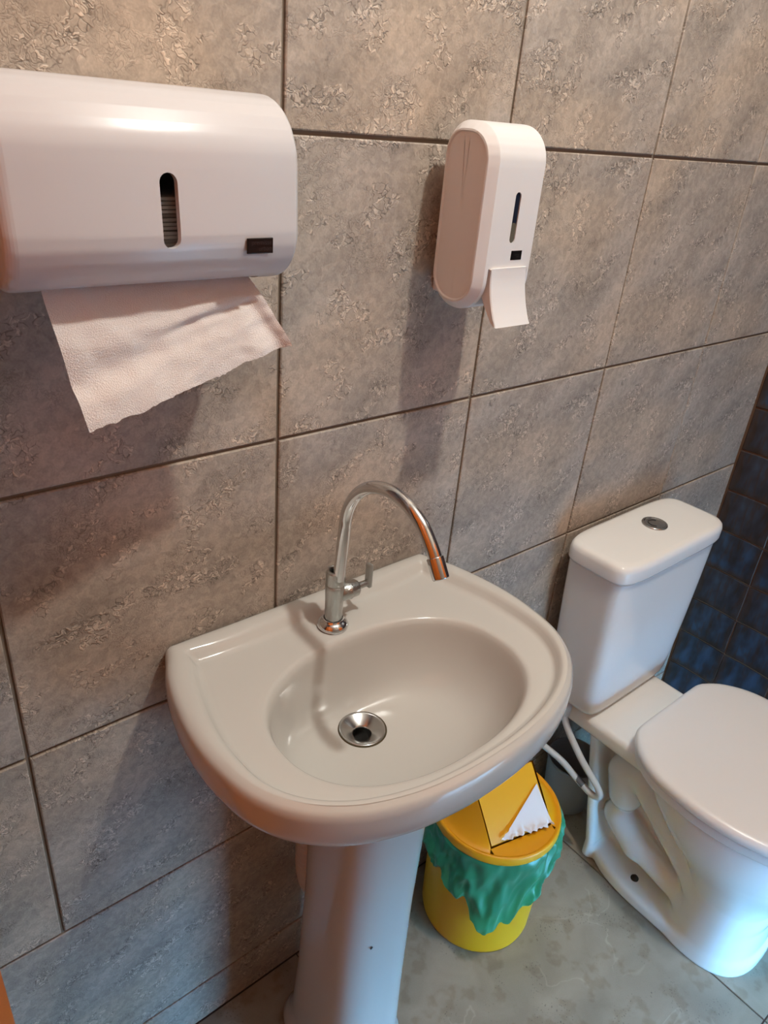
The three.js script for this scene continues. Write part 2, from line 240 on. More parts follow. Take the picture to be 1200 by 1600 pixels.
// ---------------------------------------------------------------- sink
const SX = 0.380;
{
  const half = [[0, 0], [0.12, 0], [0.200, 0], [0.2095, 0.0015], [0.2135, 0.008], [0.2175, 0.018], [0.232, 0.05], [0.245, 0.1], [0.252, 0.155], [0.250, 0.205], [0.239, 0.255], [0.213, 0.298], [0.170, 0.333], [0.11, 0.357], [0.05, 0.367], [0, 0.369]];
  const pts = half.map(([x, z]) => new THREE.Vector3(x, 0, z)); for (let i = half.length - 2; i > 0; i--) pts.push(new THREE.Vector3(-half[i][0], 0, half[i][1]));
  const curve = new THREE.CatmullRomCurve3(pts, true, 'centripetal'), dense = curve.getPoints(3000), N = 240, C = [0, 0.185];
  const out = []; // outline sampled by polar angle about C
  { const ang = dense.map((q) => Math.atan2(q.z - C[1], q.x - C[0])); let lens = [0]; for (let i = 1; i < dense.length; i++) lens.push(lens[i - 1] + dense[i].distanceTo(dense[i - 1]));
    for (let i = 0; i < N; i++) { const L = lens[lens.length - 1] * i / N; let k = lens.findIndex((l) => l >= L); out.push([dense[k].x, dense[k].z]); } }
  const nrm = out.map((_, i) => { const a = out[(i + N - 2) % N], b = out[(i + 2) % N], dx = b[0] - a[0], dz = b[1] - a[1], l = Math.hypot(dx, dz); let nx = dz / l, nz = -dx / l; if (nx * out[i][0] + nz * (out[i][1] - C[1]) < 0) { nx = -nx; nz = -nz; } return [nx, nz]; });
  for (let s = 0; s < 6; s++) { const c = nrm.map((v) => [...v]); for (let i = 0; i < N; i++) { const a = c[(i + N - 1) % N], b = c[(i + 1) % N], x = a[0] + b[0] + c[i][0], z = a[1] + b[1] + c[i][1], l = Math.hypot(x, z); nrm[i] = [x / l, z / l]; } }
  const soft = nrm.map((v) => [...v]); for (let s = 0; s < 110; s++) { const c = soft.map((v) => [...v]); for (let i = 0; i < N; i++) { const a = c[(i + N - 1) % N], b = c[(i + 1) % N], x = a[0] + b[0] + c[i][0], z = a[1] + b[1] + c[i][1], l = Math.hypot(x, z); soft[i] = [x / l, z / l]; } }
  const off = (o, y) => out.map(([x, z], i) => { const d = typeof o === 'function' ? o(x, z) : o; const m = sst(0.004, 0.03, d), a = lerp(nrm[i][0], soft[i][0], m), b = lerp(nrm[i][1], soft[i][1], m); return [x - a * d, typeof y === 'function' ? y(x, z) : y, z - b * d]; });
  const scaled = (s, y, cz = C[1]) => out.map(([x, z]) => [x * s, y, cz + (z - C[1]) * s]);
  const bead = (z) => lerp(0.042, 0.024, sst(0.05, 0.34, z));
  const bowl = (grow, y) => out.map(([x, z]) => { const a = Math.atan2((z - 0.205) / 0.150, x / 0.235), c = Math.cos(a), s = Math.sin(a), q = 2.25; return [(0.170 + grow) * Math.sign(c) * Math.abs(c) ** (2 / q) - 0.004, y, 0.214 + (0.116 + grow) * Math.sign(s) * Math.abs(s) ** (2 / q)]; });
  const DR = [-0.006, 0.724, 0.149, 0.0305];
  const into = (g, y) => { const b = bowl(0, y); return b.map(([x, , z]) => { const a = Math.atan2(z - DR[2], x - DR[0]); return [lerp(x, DR[0] + DR[3] * Math.cos(a), g), y, lerp(z, DR[2] + DR[3] * Math.sin(a), g)]; }); };
  const deck = 0.8425, rings = [
    ring(0, 0.655, 0.16, 0.075, 0.085, 2.4, N).reverse().map((v) => v),
  ];
  rings.length = 0;
  rings.push(scaled(0.34, 0.665, 0.165), scaled(0.5, 0.690, 0.17), scaled(0.72, 0.735, 0.175), scaled(0.88, 0.778, 0.18), scaled(0.955, 0.796, 0.183), off(0.004, 0.806), off(0.0005, 0.816), off(0, 0.828), off(0, 0.842), off(0.0016, 0.850), off(0.005, 0.8545), off(0.010, 0.857), off((x, z) => bead(z) * 0.40, 0.8580), off((x, z) => bead(z) * 0.58, 0.8578),
    off((x, z) => bead(z) * 0.70, 0.8562), off((x, z) => bead(z) * 0.80, 0.8520), off((x, z) => bead(z) * 0.90, 0.8465), off((x, z) => bead(z) * 1.0, 0.8435), off((x, z) => bead(z) * 1.14, deck));
  const last = rings[rings.length - 1], bl = bowl(0.012, deck);
  for (const t of [0.35, 0.7]) rings.push(last.map((v, i) => [lerp(v[0], bl[i][0], t), deck, lerp(v[2], bl[i][2], t)]));
  rings.push(bowl(0.0085, deck - 0.0003), bowl(0.0045, deck - 0.0014), bowl(0.0018, deck - 0.004), bowl(-0.001, deck - 0.010));
  for (const [g, y] of [[0.025, 0.822], [0.06, 0.803], [0.11, 0.784], [0.18, 0.766], [0.27, 0.752], [0.38, 0.742], [0.52, 0.7345], [0.68, 0.729], [0.84, 0.7255], [1, 0.7235]]) rings.push(into(g, y));
  const sink = thing('wash_basin', 'ivory ceramic wash basin with oval bowl on a pedestal', 'sink', [SX, 0, 0.001]);
  // orientation: rings run outward face first
  const g = loft(rings, {}); { const p = g.attributes.position, nn = g.attributes.normal; let up = 0; for (let i = 0; i < N; i++) up += nn.getY(18 * N + i); if (up < 0) { const ix = g.index.array; for (let i = 0; i < ix.length; i += 3) { const t = ix[i]; ix[i] = ix[i + 1]; ix[i + 1] = t; } g.computeVertexNormals(); } }
  mesh('basin', g, M.sink, sink);
  const d = mesh('drain', bake(lathe([[0.0295, -0.004], [0.0315, 0.0005], [0.0305, 0.0022], [0.028, 0.0018], [0.0135, -0.006], [0.012, -0.010], [0.0115, -0.045]], 48), DR[0], 0.7235, DR[2]), M.steel, sink);
  mesh('drain_hole', bake(new THREE.CylinderGeometry(0.0117, 0.0117, 0.004, 32), DR[0], 0.688, DR[2]), M.dark, d);
  mesh('grime_ring', bake(lathe([[0.0316, -0.003], [0.0332, 0.0006], [0.0316, 0.0012]], 48), DR[0], 0.7235, DR[2]), phys({ color: rgb(0.09, 0.065, 0.03), roughness: 0.9 }), d);
}
{ // pedestal
  const ped = thing('sink_pedestal', 'glossy lavender-white ceramic pedestal column under the wash basin', 'pedestal', [SX + 0.006, 0, 0]);
  const sec = [[0, 0.088, 0.094, 0.152], [0.01, 0.090, 0.096, 0.152], [0.024, 0.086, 0.092, 0.154], [0.05, 0.079, 0.085, 0.157], [0.2, 0.0745, 0.079, 0.160], [0.4, 0.073, 0.074, 0.163], [0.6, 0.073, 0.075, 0.165], [0.64, 0.0745, 0.077, 0.166], [0.663, 0.075, 0.078, 0.166]];
  mesh('column', loft(sec.map(([y, w, d, z]) => ring(0, y, z, w, d, 3.2, 72)), { capA: true, capB: true }), M.sink, ped);
  mesh('chip', new THREE.IcosahedronGeometry(0.0028, 0).scale(1, 1.2, 0.3).translate(-0.032, 0.37, 0.2375), M.dark, ped);
}
{ // corrugated waste pipe beside the pedestal
  const c = new THREE.CatmullRomCurve3([[0.378, 0.64, 0.05], [0.370, 0.50, 0.052], [0.366, 0.40, 0.053], [0.369, 0.33, 0.053], [0.387, 0.265, 0.050], [0.42, 0.215, 0.036], [0.44, 0.20, 0.004]].map((v) => new THREE.Vector3(...v)));
  const SEG = 260, RAD = 24, g = new THREE.TubeGeometry(c, SEG, 0.019, RAD, false), p = g.attributes.position, q = new THREE.Vector3();
  for (let i = 0; i <= SEG; i++) { const o = c.getPointAt(i / SEG), k = 1 + 0.10 * Math.sin(i * 1.05); for (let j = 0; j <= RAD; j++) { const m = i * (RAD + 1) + j; q.fromBufferAttribute(p, m).sub(o).multiplyScalar(k).add(o); p.setXYZ(m, q.x, q.y, q.z); } } g.computeVertexNormals();
  tag(mesh('waste_pipe', g, M.hose, scene), 'white corrugated waste pipe half hidden behind the pedestal', 'pipe');
}
{ // faucet
  const f = thing('faucet', 'chrome swan-neck faucet with small side lever on the wash basin', 'faucet', [0.377, 0.8427, 0.068]);
  mesh('base_flange', lathe([[0, 0], [0.0205, 0], [0.0212, 0.003], [0.0195, 0.0075], [0.016, 0.0105], [0.0135, 0.0115], [0.0128, 0.014]], 40), M.chrome, f);
  mesh('body', lathe([[0.0118, 0.010], [0.0118, 0.03], [0.0124, 0.05], [0.0128, 0.062], [0.0128, 0.066], [0.0118, 0.067], [0.0118, 0.068]], 36), M.worn, f);
  mesh('collar', lathe([[0.0118, 0.0675], [0.0127, 0.0685], [0.0127, 0.086], [0.0117, 0.0885], [0.0085, 0.0885], [0.0085, 0.08]], 36), M.worn, f);
  const R = 0.083, yc = 0.158, z0 = 0.012, pts = [[0, 0.078, 0.006], [0, 0.11, 0.0085], [0, 0.135, z0 - 0.0015]];
  for (let a = 0; a <= 146; a += 10) { const t = a * Math.PI / 180; pts.push([0, yc + R * Math.sin(t), z0 + R * (1 - Math.cos(t))]); }
  const e = 146 * Math.PI / 180, dy = Math.cos(e), dz = Math.sin(e), ex = [0, yc + R * Math.sin(e), z0 + R * (1 - Math.cos(e))];
  const sp = mesh('spout', tube([...pts.slice(0, -1), ex, [0, ex[1] + dy * 0.014, ex[2] + dz * 0.014]], 0.0078, 120, 24), M.chrome, f);
  const tip = lathe([[0.0078, -0.002], [0.0096, -0.001], [0.0096, 0.021], [0.0088, 0.0225], [0.007, 0.0225], [0.0065, 0.016], [0, 0.016]], 32);
  tip.applyMatrix4(new THREE.Matrix4().makeRotationFromQuaternion(new THREE.Quaternion().setFromUnitVectors(new THREE.Vector3(0, 1, 0), new THREE.Vector3(0, dy, dz).normalize()))).translate(0, ex[1] + dy * 0.010, ex[2] + dz * 0.010);
  mesh('aerator', tip, M.chrome, sp);
  const v = mesh('valve', bake(lathe([[0, 0.002], [0.0112, 0.004], [0.0122, 0.018], [0.0126, 0.0185], [0.0126, 0.0205], [0.0118, 0.021], [0.0118, 0.031], [0.0095, 0.034], [0, 0.034]], 32), 0.002, 0.050, 0.001, 0, 0, -Math.PI / 2), M.worn, f);
  mesh('lever', merge(bake(lathe([[0.0048, 0], [0.0048, 0.022], [0, 0.022]], 20), 0.034, 0.050, 0.001, 0, 0, -Math.PI / 2), box(0.0065, 0.037, 0.012, 0.0555, 0.0615, 0.001, 0.003)), M.worn, v);
}

// ---------------------------------------------------------------- paper towel dispenser
const evaluator = new Evaluator(); evaluator.attributes = ['position', 'normal'];
const brush = (g) => { const h = mergeVertices((() => { const q = g.clone(); for (const k of Object.keys(q.attributes)) if (k !== 'position') q.deleteAttribute(k); return q; })(), 1e-6); h.computeVertexNormals(); const b = new Brush(h); b.updateMatrixWorld(); return b; };
const cutOut = (a, ...bs) => { let r = brush(a); for (const b of bs) r = evaluator.evaluate(r, brush(b), SUBTRACTION); const g = r.geometry; g.clearGroups?.(); return g; };
const stadium = (w, h, d, x, y, z) => { const s = new THREE.Shape(), r = w / 2; s.absarc(0, h / 2 - r, r, 0, Math.PI, false); s.absarc(0, -h / 2 + r, r, Math.PI, Math.PI * 2, false); s.closePath(); return new THREE.ExtrudeGeometry(s, { depth: d, bevelEnabled: false, curveSegments: 16 }).translate(x, y, z); };
// side profile in (z, y) with rounded corners, swept along x with rounded ends
function profileRing(pts, n = 12) { // pts: [z, y, r]
  const o = [], m = pts.length;
  for (let i = 0; i < m; i++) { const [pz, py, r] = pts[i], a = pts[(i + m - 1) % m], b = pts[(i + 1) % m]; const da = Math.hypot(a[0] - pz, a[1] - py), db = Math.hypot(b[0] - pz, b[1] - py); const ua = [(a[0] - pz) / da, (a[1] - py) / da], ub = [(b[0] - pz) / db, (b[1] - py) / db];
    const ang = Math.acos(clamp(ua[0] * ub[0] + ua[1] * ub[1], -1, 1)), t = Math.min(r / Math.tan(ang / 2), da * 0.49, db * 0.49), A = [pz + ua[0] * t, py + ua[1] * t], B = [pz + ub[0] * t, py + ub[1] * t];
    for (let k = 0; k <= n; k++) { const s = k / n, q = (1 - s) * (1 - s), w = 2 * s * (1 - s) * 0.74, e = s * s, sum = q + w + e; o.push([(A[0] * q + pz * w + B[0] * e) / sum, (A[1] * q + py * w + B[1] * e) / sum]); } }
  for (let i = o.length - 1; i >= 0; i--) { const a = o[i], b = o[(i + 1) % o.length], L = Math.hypot(b[0] - a[0], b[1] - a[1]); if (L > 0.006) o.splice(i + 1, 0, ...[0.03, 0.1, 0.3, 0.5, 0.7, 0.9, 0.97].map((t) => [lerp(a[0], b[0], t), lerp(a[1], b[1], t)])); }
  return o;
}
function insetRing(r, d) { const n = r.length, c = r.reduce((s, v) => [s[0] + v[0] / n, s[1] + v[1] / n], [0, 0]); return r.map((v, i) => { let a = r[(i + n - 1) % n], b = r[(i + 1) % n], dx = b[0] - a[0], dy = b[1] - a[1], l = Math.hypot(dx, dy) || 1; let nx = dy / l, ny = -dx / l; if (nx * (v[0] - c[0]) + ny * (v[1] - c[1]) < 0) { nx = -nx; ny = -ny; } return [v[0] - nx * d, v[1] - ny * d]; }); }
const sweepX = (steps, prof) => loft(steps.map(([x, d]) => insetRing(prof, d).map(([z, y]) => [x, y, z])), { capA: true, capB: true });
const fixWinding = (g) => { g.computeBoundingBox(); const p = g.attributes.position, ix = g.index.array; let v = 0; for (let i = 0; i < ix.length; i += 3) { const a = new THREE.Vector3().fromBufferAttribute(p, ix[i]), b = new THREE.Vector3().fromBufferAttribute(p, ix[i + 1]), c = new THREE.Vector3().fromBufferAttribute(p, ix[i + 2]); v += a.dot(b.cross(c)); } if (v < 0) { for (let i = 0; i < ix.length; i += 3) { const t = ix[i]; ix[i] = ix[i + 1]; ix[i + 1] = t; } g.computeVertexNormals(); } return g; };
function plate(name, lines, w, h, parent, at, small) {
  const p = mesh(name, box(w, h, 0.0015, ...at, 0.0006), M.black, parent); p.userData.label = 'small black name plate';
  const cv = document.createElement('canvas'); cv.width = 512; cv.height = 256; const c = cv.getContext('2d'); c.fillStyle = '#0a0909'; c.fillRect(0, 0, 512, 256); c.fillStyle = small ? '#4c4a4a' : '#3b3637'; c.textAlign = 'right';
  c.font = (small ? 60 : 104) + 'px sans-serif'; lines.forEach((t, i) => c.fillText(t, small ? 400 : 496, small ? 130 + i * 62 : 104 + i * 112));
  const t = new THREE.CanvasTexture(cv); t.colorSpace = THREE.SRGBColorSpace;
  mesh('lettering', new THREE.PlaneGeometry(w * 0.94, h * 0.9).translate(at[0], at[1], at[2] + 0.0009), phys({ map: t, roughness: 0.3 }), p);
}
{
  const x0 = 0.029, x1 = 0.2755, d = thing('towel_dispenser', 'wide white plastic paper towel dispenser with oblong window', 'dispenser', [0, 0, 0.0005]);
  const prof = profileRing([[0.0, 1.311, 0.004], [0.0, 1.4555, 0.004], [0.112, 1.4555, 0.055], [0.1215, 1.302, 0.046]], 14);
  const steps = []; for (let k = 0; k <= 6; k++) { const a = k / 6 * Math.PI / 2; steps.push([x0 + 0.008 * (1 - Math.sin(a)), 0.008 * (1 - Math.cos(a))]); } steps.reverse(); const st = [...steps.map(([x, q]) => [x, q]).sort((a, b) => a[0] - b[0])];
  const rr = 0.009, S1 = []; for (let k = 0; k <= 6; k++) { const a = k / 6 * Math.PI / 2; S1.push([x0 + rr * (1 - Math.cos(a)), rr * (1 - Math.sin(a))]); } for (let k = 6; k >= 0; k--) { const a = k / 6 * Math.PI / 2; S1.push([x1 - rr * (1 - Math.cos(a)), rr * (1 - Math.sin(a))]); }
  const outer = fixWinding(sweepX(S1, prof));
  const inner = fixWinding(sweepX([[x0 + 0.006, 0.006], [x1 - 0.006, 0.006]], prof));
  const shell = cutOut(outer, inner, stadium(0.0148, 0.0555, 0.03, 0.1535, 1.3685, 0.10), box(0.19, 0.03, 0.02, 0.152, 1.302, 0.083));
  mesh('cover', toCreasedNormals(shell, 0.6), M.plastic, d);
  plate('name_plate', ['premisse', 'urban'], 0.0255, 0.0128, d, [0.2325, 1.341, 0.1193]);
  // the stack inside
  const r = rng(3), gs = []; for (let i = 0; i < 16; i++) gs.push(box(0.21, 0.0023, 0.085, 0.152 + (r() - 0.5) * 0.004, 1.328 + i * 0.0032, 0.062 + (r() - 0.5) * 0.006).applyMatrix4(new THREE.Matrix4().makeRotationZ((r() - 0.5) * 0.004)));
  tag(mesh('towel_stack', merge(...gs), M.towel, scene), 'stack of folded paper towels seen through the dispenser window', 'paper towels');
}
{ // hanging towel
  const NU = 70, NV = 46, p = [], uv = [], idx = [], r = rng(77);
  for (let j = 0; j <= NV; j++) for (let i = 0; i <= NU; i++) {
    const u = i / NU, v = j / NV;
    const L = [lerp(0.058, 0.073, v), lerp(1.316, 1.199, v), 0.082 + 0.019 * v], Rr = [lerp(0.236, 0.268, v ** 0.8), lerp(1.316, 1.2495, v), 0.082 + 0.022 * v];
    let x = lerp(L[0], Rr[0], u), y = lerp(L[1], Rr[1], u ** 1.12), z = lerp(L[2], Rr[2], u);
    const fold = Math.exp(-(((v - (0.50 - 0.08 * u)) / 0.16) ** 2)) * 0.006 * sst(0.0, 0.35, u + 0.25), kink = Math.exp(-(((u - 0.88 - 0.06 * v) / 0.05) ** 2)) * sst(0.1, 0.6, v), crease = Math.exp(-(((v - 0.62 + 0.22 * u) / 0.05) ** 2)) * sst(0.3, 0.7, u) * (1 - sst(0.9, 1, u));
    z += fold + 0.010 * sst(0.55, 1, v) * (0.6 + 0.4 * Math.sin(u * 5 + 1)) - 0.004 * kink - 0.006 * crease + 0.006 * sst(0.05, 0.2, v - 0.64 + 0.22 * u) + 0.004 * sst(0.92, 1, u) * sst(0.3, 0.9, v) + 0.002 * fbm(u * 4 + 3, v * 3, 2);
    x += 0.004 * kink; y += 0.003 * fbm(u * 4, v * 3 + 9, 2) * v + (j === NV ? (r() - 0.5) * 0.0016 : 0);
    p.push(x, y, z); uv.push(u * 1.6, v);
  }
  for (let j = 0; j < NV; j++) for (let i = 0; i < NU; i++) { const a = j * (NU + 1) + i; idx.push(a, a + NU + 1, a + 1, a + 1, a + NU + 1, a + NU + 2); }
  const g = new THREE.BufferGeometry(); g.setAttribute('position', new THREE.Float32BufferAttribute(p, 3)); g.setAttribute('uv', new THREE.Float32BufferAttribute(uv, 2)); g.setIndex(idx); g.computeVertexNormals();
  tag(mesh('paper_towel', g, M.towel, scene), 'crinkled white paper towel hanging from the dispenser slot', 'paper towel');
}

// ---------------------------------------------------------------- soap dispenser
{
  const d = thing('soap_dispenser', 'tall white plastic soap dispenser with push lever on the tiled wall', 'dispenser', [0, 0, 0]);
  const x0 = 0.5305, x1 = 0.6265, zb = 0.017, zf = 0.1005, y0 = 1.249, y1 = 1.4515;
  const prof = profileRing([[zb, y0 + 0.002, 0.040], [zb, y1, 0.034], [zf, y1, 0.050], [zf, y0, 0.048]], 14);
  const c = 0.0095, outer = fixWinding(sweepX([[x0 + 0.002, 0.020], [x0 + 0.0017, c + 0.0025], [x0, c + 0.001], [x0 + 0.0006, c - 0.001], [x0 + c - 0.0012, 0.0012], [x0 + c + 0.0006, 0], [x1 - c - 0.0006, 0], [x1 - c + 0.0012, 0.0012], [x1 - 0.0006, c - 0.001], [x1, c + 0.001], [x1 - 0.001, 0.02]], prof));
  const win = stadium(0.0092, 0.0545, 0.02, 0.579, 1.3570, zf - 0.006);
  mesh('housing', toCreasedNormals(cutOut(outer, win, box(0.066, 0.06, 0.05, 0.579, 1.272, zf + 0.01)), 0.45), M.plastic2, d);
  mesh('wall_bracket', merge(box(0.040, 0.15, 0.019, 0.583, 1.345, 0.0095, 0.003), box(0.050, 0.03, 0.017, 0.581, 1.272, 0.0085, 0.003)), M.plastic2, d);
  const w = mesh('level_window', stadium(0.0092, 0.0545, 0.001, 0.579, 1.3570, zf - 0.0024), phys({ color: rgb(0.012, 0.018, 0.035), roughness: 0.1 }), d); w.userData.label = 'dark oblong level window';
  mesh('soap_level', stadium(0.0088, 0.022, 0.0006, 0.579, 1.3408, zf - 0.0016), phys({ color: rgb(0.12, 0.11, 0.085), roughness: 0.2 }), w);
  plate('name_plate', ['premisse', 'urban'], 0.0190, 0.0106, d, [0.5905, 1.3158, zf - 0.0004], true);
  // push lever: a curved plate with depth, swept along x
  const lev = []; for (let k = 0; k <= 14; k++) { const t = k / 14; lev.push([zf + 0.003 + 0.0185 * t ** 1.9, lerp(1.3025, 1.2385, t)]); }
  const back = lev.slice().reverse().map(([z, y], i) => [z - lerp(0.006, 0.028, i / 14), y + (i === 0 ? 0.001 : 0)]);
  const lp = [...lev, ...back], lx0 = 0.5485, lx1 = 0.6105;
  mesh('push_lever', toCreasedNormals(fixWinding(sweepX([[lx0, 0.0012], [lx0 + 0.0012, 0], [lx1 - 0.0012, 0], [lx1, 0.0012]], lp)), 0.6), M.plastic2, d);
}

// ---------------------------------------------------------------- toilet
const TX = 1.13;
{
  const t = thing('toilet', 'white close-coupled ceramic toilet with closed lid beside the dark tiles', 'toilet', [TX, 0, 0]);
  const ell = (X, z, w, zb, zf, p) => { const c = (zb + zf) / 2, r = (zf - zb) / 2; return ((Math.abs(X / w) ** p + Math.abs((z - c) / r) ** p) ** (1 / p) - 1) * Math.min(w, r) * 0.92; };
  const rbox = (X, y, z, hx, y0, y1, z0, z1, r) => { const q = [Math.abs(X) - hx + r, Math.abs(y - (y0 + y1) / 2) - (y1 - y0) / 2 + r, Math.abs(z - (z0 + z1) / 2) - (z1 - z0) / 2 + r]; return Math.hypot(Math.max(q[0], 0), Math.max(q[1], 0), Math.max(q[2], 0)) + Math.min(Math.max(...q), 0) - r; };
  const cap = (X, y, z, a, b, ra, rb) => { const ab = [b[0] - a[0], b[1] - a[1], b[2] - a[2]], ap = [X - a[0], y - a[1], z - a[2]], h = clamp((ab[0] * ap[0] + ab[1] * ap[1] + ab[2] * ap[2]) / (ab[0] ** 2 + ab[1] ** 2 + ab[2] ** 2)); return Math.hypot(ap[0] - ab[0] * h, ap[1] - ab[1] * h, ap[2] - ab[2] * h) - lerp(ra, rb, h); };
  const body = (Xs, y, z) => {
    const X = Math.abs(Xs), k = clamp((y - 0.16) / 0.215), s = Math.sin(k * Math.PI / 2);
    let d = smax(ell(X, z, lerp(0.07, 0.186, s), lerp(0.40, 0.24, k), lerp(0.535, 0.612, s), 2.2), smax(y - 0.390, 0.15 - y, 0.01), 0.012);
    const cy = clamp(y / 0.25); d = smin(d, smax(ell(X, z, lerp(0.112, 0.098, sst(0, 1, cy)), lerp(0.385, 0.405, cy), lerp(0.566, 0.548, cy), 2.4), smax(y - 0.25, -y, 0.006), 0.01), 0.045);
    let m = rbox(X, y, z, 0.034, 0, 0.35, 0.16, 0.46, 0.015);                                                  // web
    const zb = lerp(0.192, 0.128, clamp((y - 0.05) / 0.3)); m = smin(m, rbox(X, y, z - zb + 0.19, 0.096, 0.0, 0.385, 0.19, 0.212, 0.010), 0.02);   // back edge
    m = smin(m, cap(X, y, z, [0.052, 0.262, 0.222], [0.052, 0.205, 0.232], 0.042, 0.036), 0.009);                 // trapway: upper bend
    m = smin(m, cap(X, y, z, [0.058, 0.285, 0.25], [0.056, 0.135, 0.425], 0.030, 0.030), 0.009);                  // diagonal run
    m = smin(m, cap(X, y, z, [0.052, 0.145, 0.235], [0.052, 0.100, 0.29], 0.036, 0.034), 0.009);                  // lower bend
    m = smin(m, cap(X, y, z, [0.052, 0.110, 0.29], [0.05, 0.072, 0.42], 0.033, 0.030), 0.009);
    d = smin(d, m, 0.016);
    d = smin(d, smax(ell(X, z, 0.113, 0.188, 0.568, 3), smax(y - 0.034, -y, 0.008), 0.012), 0.014);              // foot flange
    d = smin(d, rbox(X, y, z, 0.124, 0.345, 0.388, 0.032, 0.28, 0.014), 0.02);                                 // deck under the cistern
    return d;
  };
  mesh('bowl', netMesh(body, [-0.215, -0.012, 0.012], [0.215, 0.412, 0.64], 0.0062), M.toilet, t);
  // cistern
  const rr = (y, hw, z0, z1, p = 7) => ring(0, y, (z0 + z1) / 2, hw, (z1 - z0) / 2, p, 120);
  const cs = [[0.394, 0.112, 0.045, 0.128], [0.396, 0.128, 0.036, 0.142], [0.402, 0.137, 0.031, 0.149], [0.415, 0.143, 0.0285, 0.153], [0.45, 0.149, 0.027, 0.1555], [0.55, 0.160, 0.025, 0.158], [0.65, 0.168, 0.0235, 0.1595], [0.735, 0.1735, 0.0225, 0.1605], [0.742, 0.1735, 0.0225, 0.1605]];
  mesh('cistern', loft(cs.map(([y, w, a, b]) => rr(y, w, a, b)), { capA: true, capB: true }), M.toilet, t);
  const ls = [[0.741, 0.172, 0.0225, 0.16], [0.7425, 0.1795, 0.0195, 0.1665], [0.747, 0.1815, 0.0185, 0.168], [0.765, 0.1815, 0.0185, 0.168], [0.773, 0.1795, 0.020, 0.166], [0.7785, 0.1745, 0.0235, 0.161], [0.7806, 0.165, 0.031, 0.152], [0.7814, 0.13, 0.05, 0.13]];
  const lid = mesh('cistern_lid', loft(ls.map(([y, w, a, b]) => rr(y, w, a, b, 6)), { capA: true, capB: true }), M.toilet, t);
  const btn = mesh('flush_button', bake(lathe([[0.0245, -0.003], [0.0255, 0.002], [0.0245, 0.0045], [0.021, 0.0042], [0.0205, 0.002], [0.02, 0.0035], [0, 0.0042]], 40), 0.02, 0.7805, 0.087), M.steel, lid); btn.userData.label = 'round grey flush button';
  mesh('button_split', bake(new THREE.TorusGeometry(0.013, 0.0009, 8, 30, 3.6), 0.02, 0.7845, 0.087, -Math.PI / 2, 0, 0.4), M.dark, btn);
  // seat and lid
  const outline = (g) => { const P = [[0, 0.234], [0.07, 0.234], [0.112, 0.236], [0.130, 0.244], [0.158, 0.266], [0.188, 0.315], [0.198, 0.37], [0.199, 0.43], [0.187, 0.50], [0.155, 0.57], [0.10, 0.615], [0.045, 0.631], [0, 0.634]]; const v = P.map(([x, z]) => new THREE.Vector3(x, 0, z)); for (let i = P.length - 2; i > 0; i--) v.push(new THREE.Vector3(-P[i][0], 0, P[i][1])); return new THREE.CatmullRomCurve3(v, true, 'centripetal').getSpacedPoints(140).slice(0, 140).map((q) => [q.x, q.z]); };
  const O = outline(), shelf = (rows) => fixWinding(loft(rows.map(([y, g]) => insetRing(O, Math.min(g, 0.012)).map(([x, z]) => { const k = 1 - Math.max(0, g - 0.012) / 0.2; return [x * k, y, 0.43 + (z - 0.43) * k]; })), { capA: true, capB: true }));
  mesh('seat', shelf([[0.392, 0.012], [0.394, 0.008], [0.400, 0.006], [0.410, 0.006], [0.413, 0.009], [0.4135, 0.02]]), M.seat, t);
  mesh('lid', shelf([[0.4155, 0.012], [0.4165, 0.004], [0.420, 0.0005], [0.428, 0], [0.434, 0.002], [0.4385, 0.007], [0.441, 0.016], [0.4425, 0.04], [0.4432, 0.09]]), M.seat, t);
  for (const s of [-1, 1]) mesh('hinge', box(0.03, 0.018, 0.02, s * 0.075, 0.398, 0.236, 0.005), M.seat, t);
  const bolt = mesh('floor_bolt', bake(lathe([[0, 0], [0.0085, 0], [0.0085, 0.003], [0.0045, 0.0035], [0.0042, 0.009], [0, 0.0095]], 20), -0.074, 0.0335, 0.316), M.dark, t); bolt.userData.label = 'dark floor bolt';
  // flexible supply hose from cistern to wall valve
  const hose = thing('supply_hose', 'white flexible water hose looping below the toilet cistern', 'hose', [0, 0, 0]);
  mesh('tubing', tube([[1.005, 0.372, 0.080], [1.003, 0.335, 0.096], [1.0, 0.285, 0.150], [1.0, 0.252, 0.196], [1.0, 0.232, 0.212], [1.0, 0.219, 0.198], [1.0, 0.226, 0.160], [0.995, 0.247, 0.112], [0.985, 0.26, 0.06], [0.98, 0.262, 0.03]], 0.0072, 120, 14), M.hose, hose);
  mesh('printed_band', tube([[1.0, 0.2245, 0.172], [1.0, 0.2305, 0.146]], 0.00735, 6, 14), phys({ color: rgb(0.12, 0.12, 0.13), roughness: 0.6 }), hose);
  mesh('nut', lathe([[0.0075, 0.352], [0.0125, 0.358], [0.0145, 0.375], [0.0145, 0.396], [0, 0.396]], 8).translate(1.005, 0, 0.082), M.hose, hose);
  mesh('wall_valve', bake(lathe([[0, 0], [0.022, 0], [0.02, 0.006], [0.011, 0.008], [0.011, 0.036], [0, 0.036]], 24), 0.98, 0.262, 0.001, Math.PI / 2, 0, 0), M.worn, hose);
}
{ // small grey pot on the floor behind the toilet
  const p = thing('brush_pot', 'small grey round pot on the floor behind the toilet', 'pot', [1.128, 0, 0.072]);
  mesh('cup', lathe([[0, 0], [0.048, 0], [0.053, 0.006], [0.06, 0.10], [0.0625, 0.134], [0.0645, 0.136], [0.0645, 0.142], [0.060, 0.142], [0.057, 0.10], [0.05, 0.012], [0, 0.01]], 40), M.pot, p);
}

